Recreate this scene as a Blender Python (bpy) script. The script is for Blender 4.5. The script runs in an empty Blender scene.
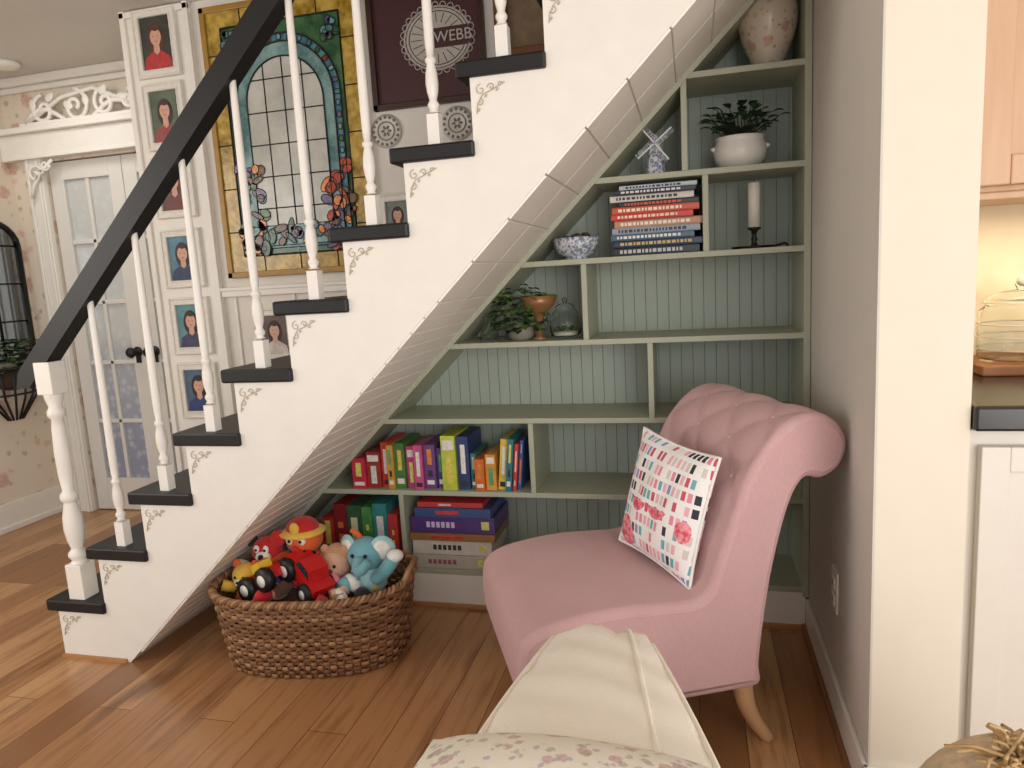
import bpy, math, random
from mathutils import Vector, Matrix
random.seed(7)
S=bpy.context.scene
S.view_settings.view_transform='Standard'
pi=math.pi
# ------------------------------------------------------------ materials
def lin(c):
    c=c/255.0
    return c/12.92 if c<=0.04045 else ((c+0.055)/1.055)**2.4
def L(rgb): return (lin(rgb[0]),lin(rgb[1]),lin(rgb[2]),1)
class NT:
    def __init__(s,name):
        s.m=bpy.data.materials.new(name); s.m.use_nodes=True; s.t=s.m.node_tree
        s.b=s.t.nodes['Principled BSDF']; s.co=None
    def n(s,ty,**k):
        x=s.t.nodes.new(ty)
        for a,b in k.items(): setattr(x,a,b)
        return x
    def l(s,a,b): s.t.links.new(a,b)
    def coord(s,scale=(1,1,1),rot=(0,0,0),loc=(0,0,0)):
        if not s.co: s.co=s.n('ShaderNodeTexCoord')
        mp=s.n('ShaderNodeMapping'); mp.inputs['Scale'].default_value=scale; mp.inputs['Rotation'].default_value=rot; mp.inputs['Location'].default_value=loc
        s.l(s.co.outputs['Object'],mp.inputs['Vector']); return mp.outputs[0]
    def mix(s,f,a,b,mode='MIX'):
        x=s.n('ShaderNodeMix',data_type='RGBA',blend_type=mode)
        for sock,val in ((x.inputs[0],f),(x.inputs[6],a),(x.inputs[7],b)):
            if isinstance(val,(int,float)): sock.default_value=val
            elif isinstance(val,tuple): sock.default_value=val
            else: s.l(val,sock)
        return x.outputs[2]
    def math(s,op,a,b=0.0,c=None):
        x=s.n('ShaderNodeMath',operation=op)
        for i,val in enumerate((a,b) if c is None else (a,b,c)):
            if isinstance(val,(int,float)): x.inputs[i].default_value=val
            else: s.l(val,x.inputs[i])
        return x.outputs[0]
    def ramp(s,f,stops,interp='LINEAR'):
        r=s.n('ShaderNodeValToRGB'); r.color_ramp.interpolation=interp
        e=r.color_ramp.elements
        while len(e)<len(stops): e.new(.5)
        for el,(p,c) in zip(e,stops): el.position=p; el.color=c
        s.l(f,r.inputs[0]); return r.outputs[0]
    def noise(s,vec,scale,detail=4,rough=.5):
        x=s.n('ShaderNodeTexNoise'); x.inputs['Scale'].default_value=scale; x.inputs['Detail'].default_value=detail; x.inputs['Roughness'].default_value=rough
        s.l(vec,x.inputs['Vector']); return x.outputs['Fac']
    def bump(s,h,strength=.3,dist=.003):
        b=s.n('ShaderNodeBump'); b.inputs['Strength'].default_value=strength; b.inputs['Distance'].default_value=dist
        s.l(h,b.inputs['Height']); s.l(b.outputs[0],s.b.inputs['Normal'])
    def col(s,c): s.l(c,s.b.inputs['Base Color'])
_mc={}
def M(rgb,rough=.5,var=.06,scale=18,bump=0.0,bscale=200,metal=0,stretch=(1,1,1),name=None,sheen=0,spec=None):
    key=(tuple(rgb),rough,var,scale,bump,bscale,metal,stretch,sheen)
    if key in _mc: return _mc[key]
    n=NT(name or 'mat_%d_%d_%d'%tuple(rgb)); b=n.b
    b.inputs['Roughness'].default_value=rough; b.inputs['Metallic'].default_value=metal
    if spec is not None: b.inputs['Specular IOR Level'].default_value=spec
    if sheen: b.inputs['Sheen Weight'].default_value=sheen
    c=L(rgb); v=n.coord(stretch)
    f=n.noise(v,scale)
    lo=tuple(x*(1-var*1.6) for x in c[:3])+(1,); hi=tuple(min(1,x*(1+var*1.6)) for x in c[:3])+(1,)
    n.col(n.mix(f,lo,hi))
    if bump: n.bump(n.noise(v,bscale,2),bump)
    _mc[key]=n.m; return n.m
def glassmat():
    if 'glass' in _mc: return _mc['glass']
    n=NT('clear_glass'); n.b.inputs['Transmission Weight'].default_value=1; n.b.inputs['Roughness'].default_value=.0
    n.b.inputs['Base Color'].default_value=(.97,1,.99,1); n.b.inputs['IOR'].default_value=1.2
    _mc['glass']=n.m; return n.m
def blotch(name,base,spots,rough=.6,scale=8,th=.30,bump=0):
    """floral print: base colour with clustered rose-like spots"""
    n=NT(name); n.b.inputs['Roughness'].default_value=rough
    v=n.coord()
    col=n.mix(n.noise(v,5),L(base),tuple(x*.93 for x in L(base)[:3])+(1,))
    for k,(c,sc,t) in enumerate(spots):
        vv=n.coord(loc=(k*3.1,k*1.7,k*.9))
        vo=n.n('ShaderNodeTexVoronoi'); vo.inputs['Scale'].default_value=sc; n.l(vv,vo.inputs['Vector'])
        d=n.math('ADD',vo.outputs['Distance'],n.math('MULTIPLY',n.math('SUBTRACT',n.noise(vv,sc*4,3),.5),.35))
        f=n.ramp(d,[(max(0,t-.06),(1,1,1,1)),(t+.03,(0,0,0,1))])
        f=n.math('MULTIPLY',f,n.math('ADD',n.math('MULTIPLY',n.noise(vv,sc*6,2),.9),.15))
        col=n.mix(f,col,L(c))
    n.col(col)
    if bump: n.bump(n.noise(v,300,2),bump)
    return n.m
# ------------------------------------------------------------ mesh builder
class MB:
    def __init__(s): s.v=[];s.f=[];s.m=[];s.s=[];s.mats=[]
    def mi(s,mat):
        if mat not in s.mats: s.mats.append(mat)
        return s.mats.index(mat)
    def add(s,vs,fs,mat,T=None,smooth=False):
        o=len(s.v); i=s.mi(mat)
        for v in vs:
            v=Vector(v); s.v.append(T@v if T is not None else v)
        for f in fs: s.f.append([a+o for a in f]); s.m.append(i); s.s.append(smooth)
    def box(s,lo,hi,mat,T=None):
        x0,y0,z0=lo;x1,y1,z1=hi
        s.add([(x0,y0,z0),(x1,y0,z0),(x1,y1,z0),(x0,y1,z0),(x0,y0,z1),(x1,y0,z1),(x1,y1,z1),(x0,y1,z1)],
              [(0,3,2,1),(4,5,6,7),(0,1,5,4),(1,2,6,5),(2,3,7,6),(3,0,4,7)],mat,T)
    def prism(s,poly,y0,y1,mat,axis='Y',T=None,smooth=False):
        n=len(poly)
        def P(a,b,c): return {'Y':(a,c,b),'Z':(a,b,c),'X':(c,a,b)}[axis]
        vs=[P(a,b,y0) for a,b in poly]+[P(a,b,y1) for a,b in poly]
        fs=[tuple(range(n)),tuple(range(2*n-1,n-1,-1))]
        s.add(vs,fs,mat,T)
        s.add(vs,[(i,i+n,(i+1)%n+n,(i+1)%n) for i in range(n)],mat,T,smooth)
    def lathe(s,prof,c,mat,seg=24,T=None,cap=True,sx=1,sy=1,smooth=True):
        vs=[];n=len(prof)
        for r,z in prof:
            for k in range(seg):
                a=2*pi*k/seg; vs.append((c[0]+r*sx*math.cos(a),c[1]+r*sy*math.sin(a),c[2]+z))
        fs=[(i*seg+k,i*seg+(k+1)%seg,(i+1)*seg+(k+1)%seg,(i+1)*seg+k) for i in range(n-1) for k in range(seg)]
        if cap: fs+= [tuple(range(seg-1,-1,-1)),tuple((n-1)*seg+k for k in range(seg))]
        s.add(vs,fs,mat,T,smooth)
    def sph(s,c,r,mat,T=None,seg=16,rings=10):
        if isinstance(r,(int,float)): r=(r,r,r)
        vs=[(0,0,-1)]
        for i in range(1,rings):
            t=-pi/2+pi*i/rings
            for k in range(seg):
                a=2*pi*k/seg; vs.append((math.cos(t)*math.cos(a),math.cos(t)*math.sin(a),math.sin(t)))
        vs.append((0,0,1)); e=len(vs)-1
        fs=[(0,1+(k+1)%seg,1+k) for k in range(seg)]
        for i in range(rings-2):
            for k in range(seg): fs.append((1+i*seg+k,1+i*seg+(k+1)%seg,1+(i+1)*seg+(k+1)%seg,1+(i+1)*seg+k))
        b=1+(rings-2)*seg
        fs+=[(b+k,b+(k+1)%seg,e) for k in range(seg)]
        vs=[(x*r[0],y*r[1],z*r[2]) for x,y,z in vs]
        TT=Matrix.Translation(c)
        if T is not None: TT=TT@T
        s.add(vs,fs,mat,TT,True)
    def tube(s,pts,rad,mat,seg=8,closed=False,T=None,flat=1.0):
        pts=[Vector(p) for p in pts]; n=len(pts)
        if isinstance(rad,(int,float)): rad=[rad]*n
        vs=[];up=None
        for i in range(n):
            if closed: t=pts[(i+1)%n]-pts[i-1]
            else: t=pts[min(i+1,n-1)]-pts[max(i-1,0)]
            if t.length<1e-9: t=Vector((0,0,1))
            t.normalize()
            if up is None:
                up=Vector((0,0,1)) if abs(t.z)<.9 else Vector((0,1,0))
            a=t.cross(up)
            if a.length<1e-6: a=t.orthogonal()
            a.normalize(); b=a.cross(t); b.normalize(); up=b
            for k in range(seg):
                q=2*pi*k/seg; vs.append(pts[i]+(a*math.cos(q)*flat+b*math.sin(q))*rad[i])
        m=n if closed else n-1
        fs=[(i*seg+k,((i+1)%n)*seg+k,((i+1)%n)*seg+(k+1)%seg,i*seg+(k+1)%seg) for i in range(m) for k in range(seg)]
        if not closed: fs+=[tuple(range(seg)),tuple((n-1)*seg+k for k in range(seg-1,-1,-1))]
        s.add(vs,fs,mat,T,True)
    def disc(s,c,r,mat,seg=20,T=None,depth=.004,sx=1,sz=1):
        # disc facing -Y
        s.prism([(c[0]+r*sx*math.cos(2*pi*k/seg),c[2]+r*sz*math.sin(2*pi*k/seg)) for k in range(seg)],c[1]-depth,c[1],mat,T=T)
    def obj(s,name,parent=None,bevel=0,mw=None,sub=0):
        me=bpy.data.meshes.new(name); me.from_pydata([tuple(v) for v in s.v],[],s.f)
        for m in s.mats: me.materials.append(m)
        for p,i,sm in zip(me.polygons,s.m,s.s): p.material_index=i; p.use_smooth=sm
        me.update()
        o=bpy.data.objects.new(name,me); S.collection.objects.link(o)
        if mw is not None: o.matrix_world=mw
        if bevel:
            b=o.modifiers.new('bev','BEVEL'); b.width=bevel; b.segments=2; b.limit_method='ANGLE'; b.angle_limit=math.radians(50)
        if sub:
            q=o.modifiers.new('sub','SUBSURF'); q.levels=sub; q.render_levels=sub
        if parent: o.parent=parent
        return o
def empty(name):
    e=bpy.data.objects.new(name,None); S.collection.objects.link(e); return e
def RZ(a): return Matrix.Rotation(a,4,'Z')
def RX(a): return Matrix.Rotation(a,4,'X')
def RY(a): return Matrix.Rotation(a,4,'Y')
def TR(*p): return Matrix.Translation(p)
def spiral(c,r,turns,dirn=1,a0=0,n=22,plane='XZ',y=0):
    out=[]
    for i in range(n):
        t=i/(n-1); rr=r*(1-t*.85); a=a0+dirn*turns*2*pi*t
        out.append((c[0]+rr*math.cos(a),y,c[1]+rr*math.sin(a)))
    return out
# ------------------------------------------------------------ palette
white=M((234,229,220),.45,.03,name='white_paint')
wallwhite=M((224,218,208),.7,.03,name='wall_paint')
trimw=M((230,226,218),.4,.03,name='trim_paint')
black=M((12,12,13),.45,.15,name='black_paint')
sage=M((172,175,154),.5,.04,name='sage_paint')
# floor planks
n=NT('hickory_planks'); n.b.inputs['Roughness'].default_value=.28
v=n.coord(rot=(0,0,pi/2))
br=n.n('ShaderNodeTexBrick'); br.inputs['Scale'].default_value=1; br.inputs['Brick Width'].default_value=1.15; br.inputs['Row Height'].default_value=.115
br.inputs['Mortar Size'].default_value=.0012; br.inputs['Mortar Smooth'].default_value=.3; br.offset=.37; br.offset_frequency=3
br.inputs['Color1'].default_value=(0,0,0,1); br.inputs['Color2'].default_value=(1,1,1,1); br.inputs['Mortar'].default_value=(.5,.5,.5,1)
n.l(v,br.inputs['Vector'])
base=n.ramp(br.outputs['Color'],[(0,L((142,98,62))),(.3,L((170,122,80))),(.6,L((184,136,92))),(1,L((202,158,112)))])
gv=n.coord((16,1.3,1)); gr=n.noise(gv,2.2,8,.62)
base=n.mix(n.ramp(gr,[(.3,(.8,.8,.8,1)),(.52,(0,0,0,1))]),base,L((134,90,56)))
kn=n.noise(n.coord((5,1.0,1),loc=(3,1,0)),1.6,4); base=n.mix(n.ramp(kn,[(.60,(0,0,0,1)),(.72,(.7,.7,.7,1))]),base,L((96,58,34)))
base=n.mix(br.outputs['Fac'],base,L((84,54,34)))
n.col(base); n.bump(n.math('ADD',n.math('MULTIPLY',gr,.25),n.math('MULTIPLY',br.outputs['Fac'],-1.0)),.3,.002)
floor_m=n.m
wallpaper=blotch('floral_wallpaper',(224,212,194),[((192,136,124),7,.28),((208,162,146),11,.22),((150,150,116),13,.2)],.7)
# beadboard back
n=NT('beadboard'); n.b.inputs['Roughness'].default_value=.55
v=n.coord()
n.col(n.mix(n.noise(v,6),L((158,168,156)),L((168,177,166)))); beadm=n.m
# =============================================================== constants
X0=-2.12; RUN=.1943; RISE=.19; YS=1.795; YF=2.331; XR=.352; YB=2.60; YW=2.70
C0=1.7812; SL=RISE/RUN
def soff(x): return C0+SL*x
def xs(z): return (z-C0)/SL
# =============================================================== room shell
b=MB(); b.box((-3.75,-2.6,-.06),(3.2,3.4,0),floor_m); b.obj('floor')
b=MB(); cm=M((212,208,200),.8,.02,name='ceiling_paint')
b.box((-3.75,-2.6,2.36),(2.2,1.74,2.42),cm); b.box((-3.75,1.74,2.36),(-1.85,3.4,2.42),cm)
b.box((.40,1.74,2.36),(2.2,3.4,2.42),cm); b.box((-1.85,2.8,2.36),(.4,3.4,2.42),cm); b.obj('ceiling')
b=MB(); b.box((-1.9,1.7,3.4),(.6,2.9,3.46),cm)
b.box((-1.95,1.68,2.42),(.6,1.74,3.4),cm); b.box((-1.95,1.74,2.42),(-1.87,2.7,3.4),cm); b.obj('ceiling_stairwell')
b=MB(); b.box((-3.62,-.6,0),(-3.55,3.3,2.36),wallpaper); b.obj('wall_left')
b=MB(); b.box((-3.55,-.6,0),(-3.535,3.22,.15),trimw); b.box((-3.55,-.6,0),(-3.525,3.22,.03),trimw); b.obj('baseboard_left',bevel=.003)
# far wall with door opening
b=MB(); b.box((-3.55,3.22,0),(-3.33,3.32,2.36),wallpaper); b.box((-3.33,3.22,1.93),(-2.39,3.32,2.36),wallpaper); b.box((-2.39,3.22,0),(-1.2,3.32,2.36),wallpaper); b.obj('wall_far')
b=MB(); b.box((-3.55,3.175,2.315),(-2.0,3.22,2.36),trimw); b.box((-3.55,3.195,2.285),(-2.0,3.22,2.315),trimw)
b.box((-3.55,-.6,2.315),(-3.505,3.22,2.36),trimw); b.box((-3.55,-.6,2.285),(-3.525,3.22,2.315),trimw); b.obj('trim_crown',bevel=.008)
# door casing
b=MB()
b.box((-3.43,3.19,0),(-3.325,3.22,1.95),trimw); b.box((-3.415,3.18,0),(-3.40,3.19,1.95),trimw); b.box((-3.35,3.18,0),(-3.335,3.19,1.95),trimw)
b.box((-2.395,3.19,0),(-2.29,3.22,1.95),trimw)
b.box((-3.55,3.17,1.94),(-2.25,3.22,2.07),trimw); b.box((-3.55,3.14,2.07),(-2.25,3.22,2.10),trimw); b.box((-3.5,3.16,1.94),(-2.25,3.18,1.955),trimw)
b.obj('trim_door_casing',bevel=.004)
# corner bracket + pediment
e=empty('carved_pediment'); b=MB()
for k,(cx,r,d) in enumerate([(-3.22,.075,1),(-3.02,.085,-1),(-2.84,.07,1),(-2.70,.05,-1)]):
    b.tube(spiral((cx,2.17),r,1.4,d,pi/2 if d>0 else pi/2,26,y=3.16),[.012]*26,trimw,6)
b.tube([(-3.34+.05*i,3.16,2.125+.05*math.sin(i*.7)) for i in range(14)],.013,trimw,6)
b.tube([(-3.34,3.16,2.11),(-3.1,3.16,2.22),(-2.9,3.16,2.245),(-2.68,3.16,2.15)],.012,trimw,6)
for k in range(6): b.sph((-3.28+k*.11,3.155,2.20+.03*math.sin(k*2)),(.02,.008,.03),trimw,RY(k))
b.box((-3.38,3.15,2.10),(-2.62,3.175,2.115),trimw); b.obj('scrolls',e)
e=empty('corner_bracket'); b=MB()
b.tube(spiral((-3.34,1.86),.05,1.3,1,0,22,y=3.165),.009,trimw,6); b.tube(spiral((-3.27,1.90),.03,1.2,-1,0,20,y=3.165),.007,trimw,6)
b.tube([(-3.38,3.165,1.74),(-3.36,3.165,1.8),(-3.3,3.165,1.87),(-3.22,3.165,1.925)],.009,trimw,6); b.obj('scroll',e)
# french door
lace=NT('lace_curtain_glass'); lace.b.inputs['Roughness'].default_value=.12
v=lace.coord((1,1,1)); vo=lace.n('ShaderNodeTexVoronoi'); vo.inputs['Scale'].default_value=22; lace.l(v,vo.inputs['Vector'])
lf=lace.ramp(vo.outputs['Distance'],[(.2,(1,1,1,1)),(.5,(0,0,0,1))])
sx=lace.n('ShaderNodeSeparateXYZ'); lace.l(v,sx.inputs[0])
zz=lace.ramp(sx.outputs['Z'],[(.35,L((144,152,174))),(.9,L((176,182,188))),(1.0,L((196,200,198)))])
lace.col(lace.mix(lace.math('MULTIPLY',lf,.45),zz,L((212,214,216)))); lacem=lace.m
e=empty('door_1')
doorw=M((218,216,210),.4,.02,name='door_paint')
for li,(xa,xb) in enumerate([(-3.323,-2.862),(-2.858,-2.397)]):
    b=MB(); y0,y1=3.235,3.27
    b.box((xa,y0,0.005),(xa+.085,y1,1.925),doorw); b.box((xb-.085,y0,.005),(xb,y1,1.925),doorw)
    b.box((xa+.085,y0,.005),(xb-.085,y1,.19),doorw); b.box((xa+.085,y0,1.83),(xb-.085,y1,1.925),doorw)
    gx0,gx1=xa+.085,xb-.085
    xm=(gx0+gx1)/2; b.box((xm-.011,y0+.004,.19),(xm+.011,y1,1.83),doorw)
    for k in range(1,5):
        z=.19+1.64*k/5; b.box((gx0,y0+.004,z-.011),(gx1,y1,z+.011),doorw)
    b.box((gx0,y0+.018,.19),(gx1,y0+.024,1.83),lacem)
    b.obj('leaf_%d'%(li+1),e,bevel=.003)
b=MB()
for kx in (-2.91,-2.80):
    b.lathe([(.028,0),(.028,.006),(.01,.008),(.01,.03),(.024,.04),(.03,.055),(.022,.068),(.002,.072)],(0,0,0),black,16,TR(kx,3.235,.90)@RX(pi/2))
    b.box((kx-.014,3.228,.84),(kx+.014,3.235,.885),black)
b.obj('knobs',e)
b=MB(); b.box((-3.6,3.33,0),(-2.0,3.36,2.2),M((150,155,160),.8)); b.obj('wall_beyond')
e=empty('smoke_detector'); b=MB(); b.lathe([(.055,0),(.06,-.012),(.05,-.03),(.02,-.034),(.001,-.034)],(-3.22,2.98,2.36),white,24); b.obj('case',e)
# wall behind stairs
b=MB(); b.box((-2.28,2.70,0),(.352,2.80,3.4),wallwhite); b.obj('wall_back')
b=MB()
b.box((-2.285,2.685,0),(-1.95,2.70,2.36),white)
for x in (-2.28,-1.975): b.box((x,2.672,0),(x+.025,2.685,2.36),white)
for z in (.16,2.33): b.box((-2.28,2.672,z),(-1.95,2.685,z+.025),white)
b.box((-1.95,2.68,1.17),(-.2,2.70,1.20),white); b.box((-1.95,2.672,1.195),(-.2,2.70,1.21),white)
for x in (-1.90,-1.62,-1.34,-1.06,-.78): b.box((x,2.69,0.1),(x+.012,2.70,1.17),white)
b.obj('trim_wall_panel',bevel=.003)
# right wall
cream=M((226,217,200),.75,.02,name='cream_wall_paint'); cream_shade=M((208,203,194),.75,.02,name='cream_wall_shaded')  # second, greyer cream: shade of the wall's left-facing side put into its colour
b=MB(); b.box((.356,1.533,0),(.522,3.3,3.4),cream); b.box((.352,1.5335,0),(.356,2.70,3.4),cream_shade); b.obj('wall_right')
b=MB(); b.box((.340,1.52,0),(.352,2.331,.105),trimw); b.box((.340,1.52,0),(.522,1.533,.105),trimw); b.box((.328,1.512,0),(.34,2.331,.02),M((140,96,62),.5)); b.obj('baseboard_right',bevel=.003)
e=empty('wall_outlet'); b=MB(); b.box((.347,1.87,.28),(.352,1.938,.39),white)
for z in (.31,.355): b.box((.344,1.89,z-.014),(.348,1.92,z+.014),M((236,234,230),.35)); b.box((.3435,1.897,z-.006),(.3445,1.900,z+.006),black); b.box((.3435,1.909,z-.006),(.3445,1.912,z+.006),black)
b.obj('plate',e,bevel=.001)
# =============================================================== staircase
e=empty('staircase')
NST=13
poly=[(X0+.035,0)]
for i in range(NST):
    zt=RISE*(i+1)-.022
    xa=X0+i*RUN+.035; xb=min(X0+(i+1)*RUN+.035,XR)
    poly+=[(xa,zt),(xb,zt)]
poly+=[(XR,soff(XR)),(xs(0),0)]
b=MB(); b.prism(poly,1.808,2.695,white); b.obj('stringer_and_risers',e)
b=MB()
for i in range(NST):
    k=RISE*(i+1); x1=min(X0+i*RUN+.232,XR-.002)
    b.box((X0+i*RUN,YS,k-.022),(x1,2.69,k+.018),black)
b.obj('treads',e,bevel=.006)
# soffit boards (run front to back)
b=MB(); ang=math.atan(SL); Ls=math.hypot(XR-xs(0),soff(XR))
soffw=M((248,243,233),.5,.04,7,name='soffit_paint')
cuts=[]; s=0.0
while s<Ls-.02:
    d=.058 if s<1.62 else .145
    cuts.append((s,min(s+d,Ls-.005),d)); s+=d
for s0,s1,d in cuts:
    g=.0018 if d<.1 else .0025
    s0+=g; s1-=g
    p=[(s0,0.001),(s1,0.001),(s1,-.006),(s0,-.006)]
    w=[(xs(0)+a*math.cos(ang)-q*math.sin(ang),a*math.sin(ang)+q*math.cos(ang)) for a,q in p]
    if min(z for _,z in w)<0: continue
    if d<.1: b.prism(w,1.812,2.330,soffw)
    else:
        b.prism(w,1.812,2.055,soffw); b.prism(w,2.060,2.330,soffw)
b.obj('soffit_boards',e,bevel=.0015)
b=MB(); b.box((X0+.03,1.800,0),(xs(0)-.01,1.808,.012),M((178,128,82),.5)); b.obj('base_moulding',e)
# scroll decorations
orn=M((190,176,154),.6,name='ornament_beige')
b=MB()
for i in range(0,12):
    bx=X0+i*RUN+.045; bz=RISE*(i+1)-.035; y=1.806
    T=TR(bx,0,bz)
    def sc(c,r,t,dd,a): b.tube([(T@Vector(q)) for q in spiral(c,r,t,dd,a,16,y=y)],.0013,orn,5)
    sc((.018,-.018),.014,1.1,1,pi/2); sc((.045,-.014),.010,1.1,-1,pi); sc((.014,-.048),.010,1.1,-1,pi/2); sc((.068,-.010),.007,1,1,0)
    b.tube([T@Vector(q) for q in [(.004,y,-.075),(.008,y,-.05),(.022,y,-.03),(.045,y,-.022),(.08,y,-.006)]],.0013,orn,5)
    for q in [(.03,-.034),(.01,-.066),(.06,-.022)]: b.sph(T@Vector((q[0],y,q[1])),(.0045,.002,.003),orn,RY(-.8),8,6)
b.obj('scroll_ornaments',e)
# balusters
YBAL=1.84
balw=M((238,233,225),.35,.02,name='baluster_paint')
def bal(b,x,z0,z1,s=.94):
    h=z1-z0; q=.017*s
    b.box((x-q,YBAL-q,z0),(x+q,YBAL+q,z0+.085*s),balw)
    pr=[(.0165,.085),(.011,.09),(.016,.10),(.0165,.105),(.010,.115),(.0155,.135),(.018,.155),(.0165,.18),(.011,.205),(.0155,.21),(.0155,.218),(.010,.222),(.0125,.25),(.0135,.30),(.0125,h*.6),(.0105,h-.03),(.010,h)]
    pr=[(r*s,z) for r,z in pr]
    b.lathe(pr,(x,YBAL,z0),balw,14)
def railz(x): return 2.975+1.0*x+.012
b=MB()
for i in range(1,12):
    x=X0+i*RUN+.118; bal(b,x,RISE*(i+1)+.018,railz(x)+.02)
b.obj('balusters',e)
x=X0+.118; z0=RISE+.018; b=MB(); q=.031
b.box((x-q,YBAL-q,z0),(x+q,YBAL+q,z0+.12),balw); b.box((x-q,YBAL-q,.90),(x+q,YBAL+q,1.005),balw)
b.lathe([(r*.86,z) for r,z in [(.034,.12),(.022,.13),(.034,.145),(.034,.155),(.020,.17),(.030,.20),(.036,.24),(.034,.28),(.022,.33),(.032,.34),(.032,.355),(.020,.37),(.026,.42),(.028,.50),(.024,.58),(.020,.61),(.031,.62),(.031,.635),(.022,.65),(.032,.68),(.034,.70)]],(x,YBAL,z0),balw,20)
b.obj('newel_post',e,bevel=.003)
b=MB()
x1=-.35
w=[(-2.065,railz(-2.065)),(-2.115,railz(-2.115)+.05),(-2.10,railz(-2.10)+.088),(x1,railz(x1)+.090),(x1,railz(x1))]
b.prism(w,1.812,1.868,black); b.obj('handrail',e,bevel=.010)
# =============================================================== built-in shelves
e=empty('built_in_bookshelf')
ZS=[.135,.4332,.6979,.9617,1.2255,1.4738,1.759]; TH=.018
b=MB()
for i,z in enumerate(ZS):
    xl=xs(z+TH/2)+.012
    b.box((xl,YF,z-TH/2),(XR-.002,YB,z+TH/2),sage)
def div(x,i,j):
    z0=ZS[i]+TH/2; z1=(ZS[j]-TH/2)
    b.box((x-TH/2,YF+.001,z0),(x+TH/2,YB,z1),sage)
div(-1.045,0,1);div(-.545,1,2);div(-.134,2,3);div(-.34,3,4);div(.046,4,5);div(-.014,5,6)
b.box((XR-.022,YF-.001,0.11),(XR-.002,YB,2.05),sage)
def slab(a0,a1,q0,q1,y0,y1,mat):
    w=[(xs(0)+a*math.cos(ang)-q*math.sin(ang),a*math.sin(ang)+q*math.cos(ang)) for a,q in [(a0,q0),(a1,q0),(a1,q1),(a0,q1)]]
    b.prism(w,y0,y1,mat)
slab(.10,Ls-.02,-.002,-.020,YF-.004,YB,sage)
b.obj('shelf_boards',e,bevel=.0015)
b=MB()
k=0; x=xs(.12)+.02
pl=.040
while x<XR-.02:
    x1=min(x+pl-.0022,XR-.004)
    if soff(x)>.14: b.prism([(x,.12),(x1,.12),(x1,soff(x1)-.004),(x,soff(x)-.004)],YB,YB+.008,beadm)
    x+=pl
b.prism([(xs(.12)+.03,.12),(XR-.004,.12),(XR-.004,soff(XR)-.01)],YB+.004,YB+.03,M((132,140,128),.7)); b.obj('beadboard_back',e,bevel=.001)
b=MB(); b.box((xs(.12)+.10,YF,0),(XR-.012,YF+.02,.125),trimw); b.box((xs(.0)+.13,YF-.012,0),(XR-.012,YF,.016),M((176,124,80),.5)); b.obj('baseboard_shelf',bevel=.002)
# =============================================================== kitchen
wood=NT('oak_cabinet'); wood.b.inputs['Roughness'].default_value=.45
wv=wood.coord((14,14,1.2)); wood.col(wood.mix(wood.noise(wv,2.5,6,.6),L((186,144,108)),L((216,180,146)))); woodm=wood.m
b=MB(); b.box((.522,2.12,0),(2.2,2.2,2.36),M((228,212,180),.6,name='backsplash_paint')); b.obj('wall_kitchen')
b=MB(); b.box((1.7,1.5,0),(1.78,2.12,2.36),cream); b.obj('wall_kitchen_end')
e=empty('base_cabinet'); cabw=M((220,213,202),.45,.02,name='cabinet_white'); b=MB()
b.box((.524,1.56,.0),(1.68,2.10,.84),cabw)
for xa in (.545,1.02):
    xb=xa+.455; b.box((xa,1.545,.10),(xb,1.56,.81),cabw)
    for q in ((xa,.10,xa+.05,.81),(xb-.05,.10,xb,.81),(xa+.05,.10,xb-.05,.15),(xa+.05,.76,xb-.05,.81)): b.box((q[0],1.535,q[1]),(q[2],1.545,q[3]),cabw)
b.obj('carcass_and_doors',e,bevel=.002)
b=MB(); b.box((.524,1.515,.845),(1.68,2.115,.895),M((26,24,24),.2,.2,60,name='black_granite')); b.obj('countertop',e,bevel=.006)
e=empty('wall_cabinet'); b=MB(); b.box((.524,1.60,1.30),(1.68,2.115,2.3),woodm)
for xa in (.53,.98):
    xb=xa+.43; b.box((xa,1.58,1.31),(xb,1.60,2.28),woodm)
    for q in ((xa,1.31,xa+.055,2.28),(xb-.055,1.31,xb,2.28),(xa+.055,1.31,xb-.055,1.365),(xa+.055,2.22,xb-.055,2.28)): b.box((q[0],1.57,q[1]),(q[2],1.58,q[3]),woodm)
b.box((.524,1.60,1.285),(1.68,1.63,1.30),woodm); b.obj('carcass_and_doors',e,bevel=.003)
e=empty('glass_canister'); b=MB(); gx=.775
b.lathe([(.085,0),(.09,.01),(.09,.12),(.075,.135),(.08,.14),(.08,.15),(.05,.165),(.012,.172),(.018,.185),(.001,.20),(.001,.196),(.012,.185),(.008,.168),(.046,.16),(.072,.145),(.069,.132),(.085,.118),(.085,.012),(.080,.005),(.001,.005)],(gx,1.98,.92),glassmat(),28,cap=False)
ridge=M((214,206,190),.2,.02)
for z in (.03,.06,.09,.142): b.tube([(gx+(.091 if z<.1 else .081)*math.cos(k*pi/14),1.98+(.091 if z<.1 else .081)*math.sin(k*pi/14),.92+z) for k in range(28)],.0018,ridge,6,closed=True)
b.sph((gx,1.98,1.112),(.014,.014,.014),ridge)
b.obj('jar',e)
e=empty('wooden_tray'); b=MB(); b.box((.66,1.88,.895),(1.1,2.09,.92),M((150,98,58),.5,.15,20)); b.obj('board',e,bevel=.004)
e=empty('power_cord'); b=MB(); b.tube([(.70,1.75,.901),(.76,1.78,.915),(.84,1.76,.94),(.92,1.80,.93),(1.0,1.86,.901)],.006,black,8); b.obj('cord',e)
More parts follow.
